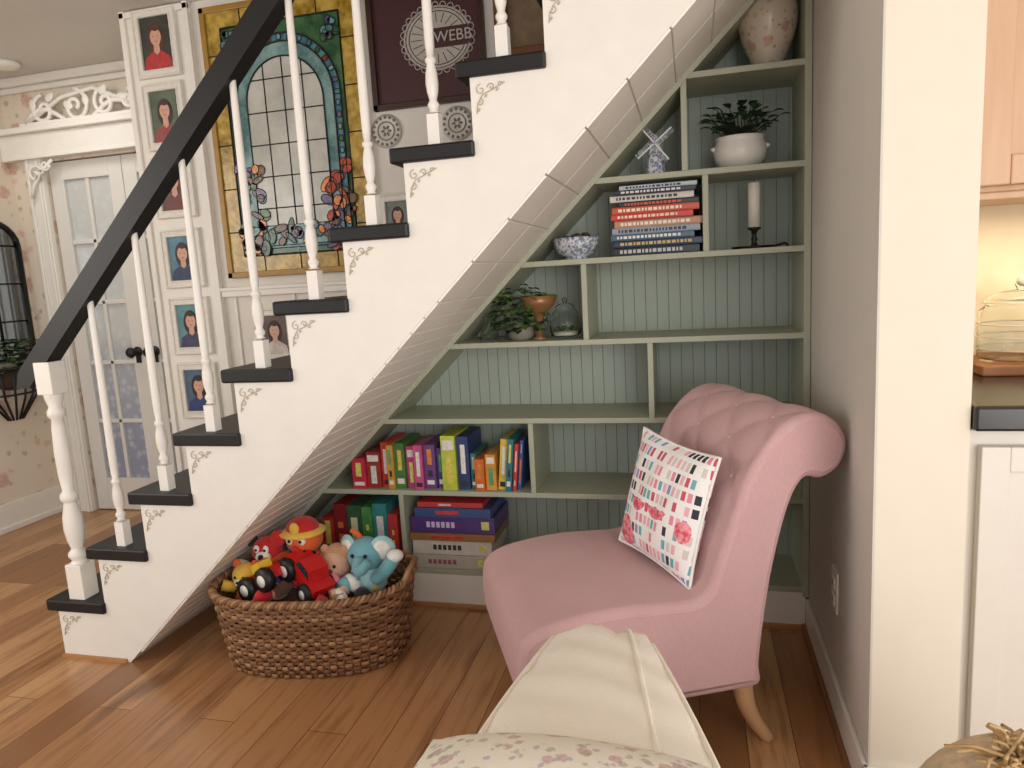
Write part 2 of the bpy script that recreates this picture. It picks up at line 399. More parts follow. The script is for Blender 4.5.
# =============================================================== chair
O=Vector((-.36,1.43,0)); U=Vector((.906,.423,0)); V=Vector((-.423,.906,0))
CH=Matrix(((U.x,V.x,0,O.x),(U.y,V.y,0,O.y),(0,0,1,0),(0,0,0,1)))
n=NT('pink_linen'); n.b.inputs['Roughness'].default_value=.85; n.b.inputs['Sheen Weight'].default_value=.12
v=n.coord(); f=n.noise(n.coord((1,1,1)),7,3); f2=n.noise(n.coord((260,260,60)),1,2); f3=n.noise(n.coord((60,60,300)),1,2)
c=n.mix(f,L((186,144,147)),L((200,159,160))); c=n.mix(n.math('MULTIPLY',f2,.5),c,L((218,184,182))); n.col(c); n.bump(n.math('ADD',f2,f3),.4,.0015); pink=n.m
prof=[(.02,.180),(-.015,.20),(-.030,.26),(-.030,.34),(-.014,.385),(.035,.412),(.12,.425),(.22,.43),(.32,.425),(.395,.425),(.435,.455),(.462,.53),(.492,.61),(.525,.69),(.568,.765),(.63,.822),(.70,.842),(.755,.818),(.786,.765),(.768,.708),(.722,.682),(.680,.688),(.650,.655),(.622,.58),(.592,.46),(.572,.34),(.560,.24),(.560,.19),(.5,.180),(.25,.180)]
def crom(P,n,closed=True):
    out=[];m=len(P)
    rng=m if closed else m-1
    for i in range(rng):
        if closed: a,b_,c,d=P[i-1],P[i],P[(i+1)%m],P[(i+2)%m]
        else: a,b_,c,d=P[max(i-1,0)],P[i],P[i+1],P[min(i+2,m-1)]
        for k in range(n):
            t=k/n
            out.append(tuple(.5*((2*b_[j])+(-a[j]+c[j])*t+(2*a[j]-5*b_[j]+4*c[j]-d[j])*t*t+(-a[j]+3*b_[j]-3*c[j]+d[j])*t**3) for j in range(len(P[0]))))
    if not closed: out.append(tuple(P[-1]))
    return out
pp=crom(prof,7); NP=len(pp)
nrm=[];ss=[0]
for i in range(NP):
    a=pp[i-1];c=pp[(i+1)%NP]; tx,tz=c[0]-a[0],c[1]-a[1]; l=math.hypot(tx,tz); nrm.append((-tz/l,tx/l))
    if i: ss.append(ss[-1]+math.hypot(pp[i][0]-pp[i-1][0],pp[i][1]-pp[i-1][1]))
sA=ss[12*7]; sB=ss[18*7+3]
W=.54; NV=64; R=.024
vv=[]
for j in range(10): vv.append(R*(1-math.cos(j/10*pi/2)))
vv+= [R+(W-2*R)*j/(NV-1) for j in range(NV)]
vv+= [W-x for x in reversed(vv[:10])]
b=MB(); vs=[]
P_=.088
def tuft(s,v):
    if s<sA or s>sB: return 0
    a=(s-sA)/P_/2*1.0; q=v/P_/2
    h=abs(math.sin(pi*(a+q))*math.sin(pi*(a-q)))
    fade=min(1,(s-sA)/.06)*min(1,(sB-s)/.03)*min(1,max(0,min(v,W-v)-.01)/.04)
    return -(.010*(1-h**.45)-.003)*fade
for v_ in vv:
    d_=min(v_,W-v_); sh=0
    if d_<R: sh=R-math.sqrt(max(0,R*R-(R-d_)**2))
    for i in range(NP):
        s_=ss[i]; off=-sh+tuft(s_,v_)
        if .05<pp[i][0]<.40 and .40<pp[i][1]<.44: off+=.012*math.sin(pi*v_/W)*math.sin(pi*(pp[i][0]-.05)/.35)
        vs.append((pp[i][0]+nrm[i][0]*off,v_,pp[i][1]+nrm[i][1]*off))
m=len(vv)
fs=[(j*NP+i,j*NP+(i+1)%NP,(j+1)*NP+(i+1)%NP,(j+1)*NP+i) for j in range(m-1) for i in range(NP)]
b.add(vs,fs,pink,None,True)
b.add(vs,[tuple(range(NP-1,-1,-1)),tuple((m-1)*NP+i for i in range(NP))],pink)
e=empty('slipper_chair'); b.obj('upholstery',e,mw=CH)
b=MB()
for v_ in (.003,W-.003):
    b.tube([(pp[i][0]+nrm[i][0]*-.020,v_,pp[i][1]+nrm[i][1]*-.020) for i in range(7*1,7*27)],.004,pink,6)
    b.tube([(.712+.045*math.cos(t*.35)*(1-t/40),v_-.001 if v_<.1 else v_+.001,.765+.045*math.sin(t*.35)*(1-t/40)) for t in range(19)],.002,pink,5)
for mm in range(-12,20):
    for nn in range(-12,20):
        a=(mm+nn)/2; q=(mm-nn)/2; s_=sA+a*2*P_; v_=q*2*P_
        if sA+.03<s_<sB-.02 and .03<v_<W-.03:
            i=min(range(NP),key=lambda k:abs(ss[k]-s_))
            b.sph((pp[i][0]-nrm[i][0]*.008,v_,pp[i][1]-nrm[i][1]*.008),.006,pink,None,10,6)
b.obj('piping_and_buttons',e,mw=CH)
legm=M((196,156,116),.45,.1,30,stretch=(1,1,.2),name='leg_wood')
b=MB()
for v_ in (.055,W-.055):
    b.tube(crom([(.535,v_,.19),(.545,v_,.12),(.57,v_,.06),(.607,v_,.004)],5,False),[.027-.0008*k for k in range(16)],legm,10)
    b.tube([(.05,v_,.19),(.05,v_,.10),(.048,v_,.004)],[.025,.02,.015],legm,10)
b.obj('legs',e,mw=CH,bevel=.002)
# =============================================================== pillows
def pillow(b,w,h,t,mat,pipe=None,N=28,pinch=.07):
    for sgn in (1,-1):
        vs=[];fs=[]
        for j in range(N+1):
            for i in range(N+1):
                u=-1+2*i/N; v=-1+2*j/N
                x=w/2*u*(1-pinch*(1-v*v)); y=h/2*v*(1-pinch*(1-u*u))
                z=t/2*(max(0,(1-abs(u)**2.4)*(1-abs(v)**2.4)))**.55
                z+=.003*math.sin(9*u+4*v)*(1-u*u)*(1-v*v)
                vs.append((x,y,sgn*z))
        for j in range(N):
            for i in range(N):
                q=(j*(N+1)+i,j*(N+1)+i+1,(j+1)*(N+1)+i+1,(j+1)*(N+1)+i)
                fs.append(q if sgn>0 else q[::-1])
        b.add(vs,fs,mat,None,True)
    if pipe:
        ring=[]
        for k in range(N): u=-1+2*k/N; ring.append((w/2*u,-h/2*(1-pinch*(1-u*u)),0))
        for k in range(N): v=-1+2*k/N; ring.append((w/2*(1-pinch*(1-v*v)),h/2*v,0))
        for k in range(N): u=1-2*k/N; ring.append((w/2*u,h/2*(1-pinch*(1-u*u)),0))
        for k in range(N): v=1-2*k/N; ring.append((-w/2*(1-pinch*(1-v*v)),h/2*v,0))
        b.tube(ring,.004,pipe,6,closed=True)
n=NT('cosmetics_print'); n.b.inputs['Roughness'].default_value=.8
v=n.coord((1,1,1)); sp=n.n('ShaderNodeSeparateXYZ'); n.l(v,sp.inputs[0])
def cells(cw,chh,off=0):
    cx=n.math('DIVIDE',n.math('ADD',sp.outputs['X'],off),cw); cy=n.math('DIVIDE',sp.outputs['Y'],chh)
    fx=n.math('FLOOR',cx); fy=n.math('FLOOR',cy)
    cb=n.n('ShaderNodeCombineXYZ'); n.l(fx,cb.inputs[0]); n.l(fy,cb.inputs[1]); cb.inputs[2].default_value=off*7
    wn=n.n('ShaderNodeTexWhiteNoise'); n.l(cb.outputs[0],wn.inputs[0])
    rx=n.math('FRACT',cx); ry=n.math('FRACT',cy)
    mx=n.math('MULTIPLY',n.math('GREATER_THAN',rx,.16),n.math('LESS_THAN',rx,.84)); my=n.math('MULTIPLY',n.math('GREATER_THAN',ry,.10),n.math('LESS_THAN',ry,.78))
    return wn.outputs['Value'],n.math('MULTIPLY',mx,my)
val,mask=cells(.0165,.034)
colr=n.ramp(val,[(0,L((240,236,232))),(.16,L((200,84,104))),(.28,L((232,176,184))),(.42,L((52,50,60))),(.54,L((110,170,180))),(.66,L((216,200,196))),(.74,L((140,146,196))),(.82,L((228,140,160))),(.92,L((240,236,232)))],'CONSTANT')
c=n.mix(mask,L((238,236,234)),colr)
vo=n.n('ShaderNodeTexVoronoi'); vo.inputs['Scale'].default_value=9; n.l(v,vo.inputs['Vector'])
sel=n.math('MULTIPLY',n.math('LESS_THAN',vo.outputs['Distance'],.40),n.math('LESS_THAN',sp.outputs['Y'],-.01))
c=n.mix(sel,c,n.ramp(n.noise(v,60,2),[(.4,L((214,80,100))),(.6,L((240,160,170)))])); n.col(c); n.bump(n.noise(v,400,2),.2); printm=n.m
e=empty('throw_pillow'); b=MB(); pillow(b,.325,.325,.10,printm,M((238,234,230),.8))
ax_w=Vector((-.60,.80,0)).normalized(); ax_up=(U*.26+Vector((0,0,1))*.965); ax_up=(ax_up-ax_w*ax_up.dot(ax_w)).normalized(); nn_=ax_w.cross(ax_up).normalized()
pc=O+U*.418+V*.222+Vector((0,0,.592))
PM=Matrix(((ax_w.x,ax_up.x,nn_.x,pc.x),(ax_w.y,ax_up.y,nn_.y,pc.y),(ax_w.z,ax_up.z,nn_.z,pc.z),(0,0,0,1)))@RZ(.05)
b.obj('cushion',e,mw=PM)
# =============================================================== basket
e=empty('wicker_basket'); BC=Vector((-1.22,1.995,0)); BT=TR(BC.x,BC.y,0)@RZ(.16)
wk=[M((146,106,72),.7,.3,40,name='wicker_a'),M((124,86,56),.7,.3,40,name='wicker_b'),M((166,126,88),.7,.3,40,name='wicker_c')]
HB=.25
def bel(t,z):
    k=z/HB; a=.285+.035*k; c=.19+.03*k; pw=2.6
    cx,sy=math.cos(t),math.sin(t); r=(abs(cx/a)**pw+abs(sy/c)**pw)**(-1/pw)
    return r*cx,r*sy
b=MB(); NR=18; NS=200; ns=34
for r_ in range(NR):
    z=.009+r_*.0138; pts=[]
    for k in range(NS):
        t=2*pi*k/NS; x,y=bel(t,z); nl=math.hypot(x,y); o_=.0048*math.sin(ns*t/1.0+ (pi if r_%2 else 0))
        pts.append((x+x/nl*o_,y+y/nl*o_,z+.0015*math.sin(5*t+r_)))
    b.tube(pts,.0074,wk[r_%3] if r_ not in (11,12) else wk[1],6,closed=True,flat=.38)
for k in range(ns*2):
    t=2*pi*(k)/(ns*2)
    b.tube([(*bel(t,z),z) for z in (.004,.09,.17,HB)],.0042,wk[1],6)
for q in range(3):
    pts=[]
    for k in range(NS*2):
        t=2*pi*k/(NS*2); x,y=bel(t,HB); nl=math.hypot(x,y); ph=t*40+q*2*pi/3; o_=.008*math.cos(ph)
        pts.append((x+x/nl*o_,y+y/nl*o_,HB+.004+.007*math.sin(ph)))
    b.tube(pts,.0062,wk[q],6,closed=True)
bot=[bel(2*pi*k/60,0.0) for k in range(60)]; b.prism([(x*.98,y*.98) for x,y in bot],.002,.010,wk[1],axis='Z')
b.tube([(*(Vector(bel(-.25,.25))*1.0),.25),(*(Vector(bel(-.15,.25))*1.03),.285),(*(Vector(bel(.15,.25))*1.03),.285),(*(Vector(bel(.25,.25))*1.0),.25)],.009,wk[2],8)
b.obj('woven_body',e,mw=BT)
def fur(c): return M(c,.9,.12,30,bump=.5,bscale=160,sheen=.2)
red=fur((196,36,36)); orange=fur((224,100,40)); yell=fur((226,182,70)); teal=fur((112,168,178)); teal2=fur((156,198,202)); tan=fur((190,144,108)); peach=fur((210,164,136)); blk=fur((24,22,24)); wht=fur((230,226,218)); brown=fur((96,60,40)); blue=fur((50,80,150)); pinkf=fur((220,130,150))
random.seed(11)
b=MB(); e2=empty('toy_heap')
b.sph((0,0,.12),(.265,.175,.10),brown)
for k in range(78):
    a=random.random()*2*pi; r=math.sqrt(random.random()); x=.245*r*math.cos(a); y=.165*r*math.sin(a)
    z=.218+.045*(1-r)+random.uniform(-.012,.02)
    mt=random.choice([red,orange,yell,blue,tan,blk,wht,pinkf,peach,brown,red,teal,blk,tan])
    if k%4==0: b.sph((x,y,z),(.036,.023,.026),mt,RZ(a)@RY(random.random()),12,8)
    elif k%4==1: b.tube(crom([(x-.035,y,z),(x,y+.02,z+.02),(x+.035,y-.01,z)],4,False),.012,mt,8)
    elif k%4==2:
        TT=TR(x,y,z+.01)@RZ(a)@RX(1.2*random.random()); b.lathe([(.010,-.008),(.022,-.007),(.024,0),(.022,.007),(.010,.008)],(0,0,0),mt,16,TT); b.lathe([(.009,-.0095),(.009,.0095)],(0,0,0),wht,12,TT)
    else: b.box((-.024,-.018,-.015),(.024,.018,.015),mt,TR(x,y,z+.004)@RZ(a)@RX(random.random()))
b.obj('buried_toys',e2,mw=BT)
def toy(name,fn,sc=1.22,shift=(0,-.02,0)):
    e=empty(name); b=MB(); fn(b)
    c=sum(b.v,Vector())/len(b.v); b.v=[c+(v-c)*sc+Vector(shift) for v in b.v]
    b.obj('body',e,sub=0)
def limb(b,pts,r,m): b.tube(crom(pts,5,False),r,m,10) if isinstance(r,float) else b.tube(pts,r,m,10)
def t_red(b):
    c=Vector((-1.40,2.02,.335))
    b.sph(c,(.045,.042,.04),red); b.sph(c+Vector((-.045,-.01,.035)),(.024,.012,.024),blk); b.sph(c+Vector((.045,-.01,.04)),(.024,.012,.024),red)
    b.sph(c+Vector((.01,-.038,-.008)),(.024,.015,.018),wht); b.sph(c+Vector((.012,-.054,-.002)),.008,blk)
    for s in (-1,1): b.sph(c+Vector((.006+s*.015,-.038,.016)),(.009,.006,.012),wht); b.sph(c+Vector((.006+s*.014,-.044,.015)),.004,blk)
    b.sph(c+Vector((0,.01,-.07)),(.045,.04,.05),blk); b.sph(c+Vector((-.06,-.03,-.045)),(.035,.02,.02),wht,RY(.5)); b.sph(c+Vector((.05,-.04,-.05)),(.03,.022,.022),blk)
def t_fire(b):
    c=Vector((-1.275,2.05,.365))
    b.sph(c,(.056,.052,.05),orange); b.sph(c+Vector((0,-.004,.03)),(.050,.048,.036),red); b.lathe([(.066,0),(.068,.005),(.05,.014),(.03,.02)],c+Vector((0,-.004,.018)),yell,20)
    b.sph(c+Vector((0,-.048,.045)),(.016,.008,.018),yell)
    for s in (-1,1): b.sph(c+Vector((s*.02,-.046,.008)),(.012,.008,.014),wht); b.sph(c+Vector((s*.018,-.053,.007)),.005,blk); limb(b,[c+Vector((s*.04,-.01,-.05)),c+Vector((s*.085,-.05,-.06)),c+Vector((s*.08,-.09,-.05))],[.018,.016,.019],orange)
    b.sph(c+Vector((0,-.055,-.014)),(.012,.01,.01),red); b.tube([c+Vector((-.028,-.046,-.022)),c+Vector((0,-.05,-.032)),c+Vector((.028,-.046,-.022))],.004,blk,6)
    b.sph(c+Vector((.005,.0,-.08)),(.05,.045,.055),red)
def t_car(b):
    bodym=M((200,30,32),.3,.05); tyre=M((20,20,20),.6); hub=M((220,220,220),.35)
    T=TR(-1.20,1.95,.285)@RZ(-.5)@RY(.55)
    b.box((-.075,-.035,-.018),(.075,.035,.014),bodym,T); b.prism([(-.04,.014),(.045,.014),(.03,.045),(-.02,.045)],-.03,.03,bodym,T=T); b.prism([(-.03,.018),(.037,.018),(.025,.040),(-.016,.040)],-.0315,.0315,M((40,50,60),.15),T=T)
    for x in (-.048,.048):
        for s in (-1,1):
            TT=T@TR(x,s*.037,-.018)@RX(pi/2); b.lathe([(.012,-.012),(.027,-.011),(.029,0),(.027,.011),(.012,.012)],(0,0,0),tyre,20,TT); b.lathe([(.013,-.0135),(.013,.0135)],(0,0,0),hub,16,TT)
def t_wheels(b):
    tyre=M((18,18,20),.45); hub=M((232,228,220),.4); bd=M((196,36,34),.35)
    T=TR(-1.335,1.90,.275)@RZ(-.35)@RY(-.5)
    b.box((-.05,-.02,-.015),(.05,.03,.02),bd,T); b.box((-.02,-.018,.02),(.02,.026,.045),M((240,200,60),.4),T)
    for x in (-.045,.05):
        for s in (-.034,.04):
            TT=T@TR(x,s,-.01)@RX(pi/2); b.lathe([(.016,-.013),(.033,-.012),(.036,0),(.033,.012),(.016,.013)],(0,0,0),tyre,22,TT); b.lathe([(.017,-.0145),(.017,.0145)],(0,0,0),hub,16,TT)
def t_eleph(b):
    c=Vector((-1.035,2.05,.315))
    b.sph(c,(.056,.05,.052),teal); b.sph(c+Vector((.0,0,-.075)),(.058,.052,.055),teal2)
    for s,a in ((-1,.5),(1,-.4)): b.sph(c+Vector((s*.055,.0,.018)),(.036,.010,.042),teal2,RZ(s*.5)@RY(a)); b.sph(c+Vector((s*.055,-.008,.018)),(.026,.008,.030),wht,RZ(s*.5)@RY(a)); b.sph(c+Vector((s*.02,-.046,.012)),.006,blk)
    b.tube(crom([tuple(c+Vector(q)) for q in [(0,-.045,-.005),(.012,-.075,-.015),(.035,-.095,-.005),(.055,-.10,.02)]],4,False),[.022-.0009*k for k in range(13)],teal,10)
    b.tube(crom([tuple(c+Vector(q)) for q in [(.04,-.03,-.06),(.075,-.04,-.03),(.10,-.03,.005)]],4,False),[.02]*9,teal,10); b.sph(c+Vector((.105,-.03,.012)),(.024,.022,.018),wht)
    limb(b,[c+Vector((-.03,-.04,-.06)),c+Vector((-.04,-.08,-.07))],[.022,.024],teal)
    b.tube([c+Vector((-.01,0,.048)),c+Vector((-.02,-.01,.07)),c+Vector((-.035,-.01,.075))],.008,orange,6)
def t_doll(b):
    c=Vector((-1.145,2.02,.29)); b.sph(c,(.042,.04,.044),peach); b.sph(c+Vector((0,.012,.012)),(.045,.04,.042),tan); b.sph(c+Vector((0,.0,-.07)),(.05,.042,.05),tan)
    for s in (-1,1): b.sph(c+Vector((s*.015,-.038,.006)),.005,blk); limb(b,[c+Vector((s*.035,-.01,-.04)),c+Vector((s*.055,-.06,-.05)),c+Vector((s*.03,-.09,-.055))],[.015,.014,.016],peach); b.sph(c+Vector((s*.03,.0,.04)),(.014,.009,.015),tan)
    b.sph(c+Vector((0,-.042,-.008)),(.01,.008,.007),brown)
def t_bear(b):
    c=Vector((-1.455,1.93,.268)); b.sph(c,(.04,.036,.036),yell); b.sph(c+Vector((0,.01,-.055)),(.045,.04,.04),orange)
    for s in (-1,1): b.sph(c+Vector((s*.03,.005,.03)),(.014,.008,.014),orange); b.sph(c+Vector((s*.013,-.034,.006)),.004,blk); limb(b,[c+Vector((s*.03,-.01,-.035)),c+Vector((s*.06,-.03,-.02))],[.014,.016],yell)
    b.sph(c+Vector((0,-.036,-.008)),(.014,.009,.010),wht); b.sph(c+Vector((0,-.045,-.004)),.004,blk)
    b.sph(c+Vector((.07,-.02,-.02)),(.03,.025,.025),brown)
toy('red_plush_toy',t_red,1.15,(.012,-.03,0));toy('plush_firefighter',t_fire,1.12,(.01,-.03,.006));toy('toy_car',t_car,1.15,(0,-.02,.006));toy('toy_tractor',t_wheels,1.12,(0,-.012,.012));toy('plush_elephant',t_eleph,1.12,(-.008,-.03,.008));toy('plush_doll',t_doll,1.15,(0,-.02,.006));toy('plush_bear',t_bear,1.15,(.03,-.012,.008))
# =============================================================== shelf contents
pages=M((226,216,196),.8,.06,200)
e=empty('row_of_game_boxes'); b=MB(); zb=ZS[1]+TH/2+.0005
spec=[(.060,.115,(196,48,76)),(.062,.135,(150,52,44)),(.036,.17,(196,60,58)),(.030,.165,(200,150,60)),(.044,.17,(70,120,60)),(.042,.155,(176,66,110)),(.040,.165,(198,86,136)),(.050,.165,(110,66,128)),(.03,.15,(74,60,116)),(.062,.20,(190,200,70)),(.05,.195,(44,62,110)),(.024,.13,(60,120,110)),(.04,.115,(210,106,44)),(.045,.13,(222,150,60)),(.035,.185,(226,188,80)),(.026,.19,(40,120,130)),(.018,.17,(200,64,54)),(.016,.18,(60,90,150))]
x=-1.235
for k,(w,h,c) in enumerate(spec):
    w*=.90
    y0=YF+.010+.012*(k%3); T=None
    if k>=14: T=TR(x,0,zb)@RY(.10)@TR(-x,0,-zb)
    mt=M(c,.35,.3,26)
    b.box((x,y0,zb),(x+w-.002,y0+.17,zb+h),mt,T)
    c2=[(230,214,110),(230,230,226),(220,130,60),(90,160,110),(230,200,90)][k%5]
    style=k%4; ml=M(c2,.4,.35,70); mk=M((230,224,214),.4,.2,90); dk=M((44,44,60),.4)
    def st(a,d,m_,ins=.005): b.box((x+ins,y0-.0008,zb+h*a),(x+w-ins-.002,y0+.001,zb+h*d),m_,T)
    ins=w*.28
    if style==0: st(.10,.22,mk); st(.4,.85,ml,ins)
    if style==1: st(.74,.92,mk); st(.12,.62,ml,ins)
    if style==2: st(.3,.85,mk,ins); st(.06,.16,dk)
    if style==3: st(.55,.9,ml,ins); st(.1,.2,mk,ins*.6); st(.28,.42,dk,ins)
    x+=w
b.obj('boxes',e,bevel=.0015)
e=empty('board_game_boxes'); b=MB(); zb=ZS[0]+TH/2+.0005
x=-1.385
for k,(w,h,c,c2) in enumerate([(.055,.21,(176,44,46),(230,200,90)),(.055,.235,(130,34,40),(230,120,60)),(.06,.23,(60,92,64),(220,220,180)),(.045,.225,(76,140,76),(230,230,120)),(.06,.24,(56,130,130),(230,230,230)),(.04,.20,(180,60,60),(240,220,90))]):
    b.box((x,YF+.012,zb),(x+w-.003,YF+.22,zb+h-(.03 if k==0 else 0)),M(c,.4,.3,30))
    for q in ((.15,.5),(.6,.7)) if k%2 else ((.35,.8),): b.box((x+.015,YF+.0112,zb+h*q[0]),(x+w-.018,YF+.013,zb+h*q[1]),M(c2,.4,.3,70))
    x+=w
b.obj('boxes',e,bevel=.0015)
e=empty('stack_of_puzzles'); b=MB(); z=zb
for k,(xa,xb,h,c,c2) in enumerate([(-1.02,-.72,.05,(190,182,172),(150,90,100)),(-1.02,-.715,.055,(212,206,200),(60,60,70)),(-1.025,-.70,.028,(150,110,70),(200,60,50)),(-1.02,-.70,.062,(84,58,120),(210,190,230)),(-1.0,-.71,.035,(62,80,128),(220,60,60)),(-.99,-.74,.02,(190,60,60),(240,240,240))]):
    b.box((xa,YF+.01+.008*(k%2),z),(xb,YF+.22,z+h-.001),M(c,.4,.12,24))
    if h>.04:
        xx=xa+.06+.02*(k%3)
        for q in range(6): b.box((xx,YF+.0092+.008*(k%2),z+h*.32),(xx+.014,YF+.012+.008*(k%2),z+h*.68),M(c2,.5)); xx+=.019
        b.box((xb-.05,YF+.0092+.008*(k%2),z+h*.25),(xb-.02,YF+.012+.008*(k%2),z+h*.75),M((230,210,120),.5,.3,60))
    else: b.box((xa+.08,YF+.0092+.008*(k%2),z+h*.3),(xb-.12,YF+.012+.008*(k%2),z+h*.7),M(c2,.5,.5,60))
    z+=h
b.obj('boxes',e,bevel=.0015)
# stacked books
e=empty('stack_of_books'); b=MB(); z=ZS[4]+TH/2+.0005
bk=[(.27,.027,(30,32,40),(200,200,200)),(.285,.022,(36,50,88),(210,180,90)),(.26,.020,(70,98,116),(230,230,230)),(.275,.022,(150,160,170),(60,60,80)),(.28,.024,(196,146,110),(240,240,230)),(.255,.020,(206,60,52),(240,220,200)),(.27,.022,(200,84,46),(240,230,210)),(.25,.018,(44,40,44),(230,90,60)),(.262,.020,(220,214,204),(60,60,70)),(.25,.016,(40,44,60),(220,220,220)),(.24,.014,(190,200,206),(40,40,60))]
for k,(w,h,c,c2) in enumerate(bk):
    h*=.97
    cx=-.108+.012*math.sin(k*2.1); y0=YF+.02+.012*math.cos(k*1.7); mt=M(c,.35,.06)
    x0,x1=cx-w/2,cx+w/2; y1=y0+.19
    b.box((x0,y0,z),(x1,y1,z+.0025),mt); b.box((x0,y0,z+h-.0025),(x1,y1,z+h-.0003),mt); b.box((x0,y0,z+.0025),(x1,y0+.004,z+h-.0025),mt)
    b.box((x0+.004,y0+.004,z+.0025),(x1-.004,y1-.004,z+h-.0025),pages)
    xx=x0+.02
    while xx<x1-.05:
        ww=random.choice([.006,.009,.012]); b.box((xx,y0-.0006,z+h*.28),(xx+ww,y0+.001,z+h*.72),M(c2,.5)); xx+=ww+.004
    z+=h
b.obj('books',e,bevel=.0008)
china=blotch('blue_white_china',(216,218,220),[((60,80,130),60,.44),((70,92,150),110,.42)],.2)
e=empty('porcelain_bowl'); b=MB(); zb=ZS[4]+TH/2
b.lathe([(.036,0),(.038,.006),(.036,.010),(.060,.02),(.074,.045),(.078,.072),(.074,.072),(.064,.045),(.04,.022),(.001,.02)],(-.375,2.43,zb),china,32,cap=False)
b.obj('bowl',e); 
b=MB()
for k in range(26):
    a=random.random()*6.28; r=random.random()*.05; b.sph((-.375+r*math.cos(a),2.43+r*math.sin(a),zb+.065+random.random()*.014),(.014,.011,.009),M(random.choice([(70,50,46),(100,60,56),(60,60,70),(120,96,80)]),.7),RZ(a),8,6)
b.obj('potpourri',e)
# leaf helper
def leaf(b,p,d,l,w,mat,droop=.3):
    d=Vector(d).normalized(); s=d.cross(Vector((0,0,1)))
    if s.length<.1: s=Vector((1,0,0))
    s.normalize(); up=s.cross(d).normalized(); p=Vector(p); vs=[];N=6
    for i in range(N+1):
        t=i/N; ww=w*math.sin(pi*min(.97,t*.92+.06))**.8; c=p+d*l*t-Vector((0,0,1))*droop*l*t*t
        vs+= [c-s*ww+up*ww*.25,c,c+s*ww+up*ww*.25]
    fs=[]
    for i in range(N): fs+=[(3*i,3*i+1,3*i+4,3*i+3),(3*i+1,3*i+2,3*i+5,3*i+4)]
    b.add(vs,fs,mat,None,True)
green=M((58,92,46),.5,.3,30); dgreen=M((36,54,36),.5,.3,30); lgreen=M((110,140,72),.5,.2,30)
# potted plant upper shelf
e=empty('potted_plant'); b=MB(); zb=ZS[5]+TH/2; pc=(.155,2.44,zb); potm=M((228,224,216),.25,.02)
b.lathe([(.045,0),(.06,.006),(.078,.03),(.082,.055),(.076,.078),(.072,.088),(.078,.097),(.072,.097),(.066,.085),(.001,.08)],pc,potm,32,cap=False)
for s in (-1,1): b.sph((pc[0]+s*.078,pc[1]-.01,zb+.066),(.012,.01,.008),potm)
b.obj('pot',e); b=MB()
for k in range(105):
    a=random.random()*6.28; el=random.random()*1.2; r=.03*random.random()
    st_=Vector((pc[0]+r*math.cos(a),pc[1]+r*math.sin(a),zb+.085)); h=.02+.10*random.random(); dd=Vector((math.cos(a)*(1.5-el),math.sin(a)*(1.5-el)*.6,1)).normalized()
    tip=st_+dd*h
    if k%2==0: b.tube([st_,tip],.0014,dgreen,4)
    tip.x=max(.05,tip.x); tip.y=min(2.54,tip.y)
    leaf(b,tip,(math.cos(a),math.sin(a)*.7,.3+el*.3),.030+.014*random.random(),.014,random.choice([dgreen,green,dgreen]))
b.obj('foliage',e)
# windmill
e=empty('porcelain_windmill'); b=MB(); zb=ZS[5]+TH/2; c=(-.105,2.40,zb)
b.lathe([(.036,0),(.036,.008),(.030,.012),(.026,.05),(.021,.09),(.023,.094),(.02,.10),(.014,.118),(.002,.128)],c,china,8,smooth=False)
b.tube([(c[0],2.38,zb+.095),(c[0],2.365,zb+.095)],.006,china,8)
for k in range(4):
    T=TR(c[0],2.364,zb+.095)@RY(pi/4+k*pi/2+.1)
    b.box((-.0022,-.002,0),(.0022,.002,.068),M((210,212,214),.3),T)
    for q in range(6): b.box((0,-.001,.014+q*.010),(.014,.001,.0165+q*.010),china,T)
    for q in range(2): b.box((.006+q*.007,-.001,.012),(.0075+q*.007,.001,.067),china,T)
b.obj('mill',e)
# vase
e=empty('floral_vase'); b=MB(); zb=ZS[6]+TH/2
vm=blotch('vase_floral',(212,198,180),[((178,120,110),22,.34),((190,150,120),34,.25),((120,110,80),40,.2)],.25)
b.lathe([(.040,0),(.042,.008),(.05,.03),(.072,.08),(.086,.13),(.088,.17),(.078,.205),(.055,.228),(.036,.24),(.034,.258),(.05,.275),(.044,.275),(.03,.258),(.03,.24)],(.238,2.44,zb),vm,36,cap=False); b.obj('vase',e)
# candle
e=empty('candle_holder'); b=MB(); zb=ZS[4]+TH/2; iron=M((44,38,34),.4,.1,metal=.6); cx,cy=.195,2.42
b.lathe([(.03,0),(.066,.002),(.07,.008),(.066,.008),(.03,.005),(.012,.008),(.007,.02),(.010,.03),(.006,.04),(.010,.055),(.022,.062),(.020,.066),(.001,.066)],(cx,cy,zb),iron,28)
b.tube([(cx+.066,cy-.01,zb+.006),(cx+.09,cy-.012,zb+.012),(cx+.10,cy-.012,zb+.004)],.004,iron,6); b.obj('holder',e)
b=MB(); b.lathe([(.019,.066),(.019,.20),(.015,.205),(.001,.203)],(cx,cy,zb),M((228,222,210),.4,.03),20); b.tube([(cx,cy,zb+.203),(cx+.001,cy,zb+.214)],.001,black,5); b.obj('candle',e)
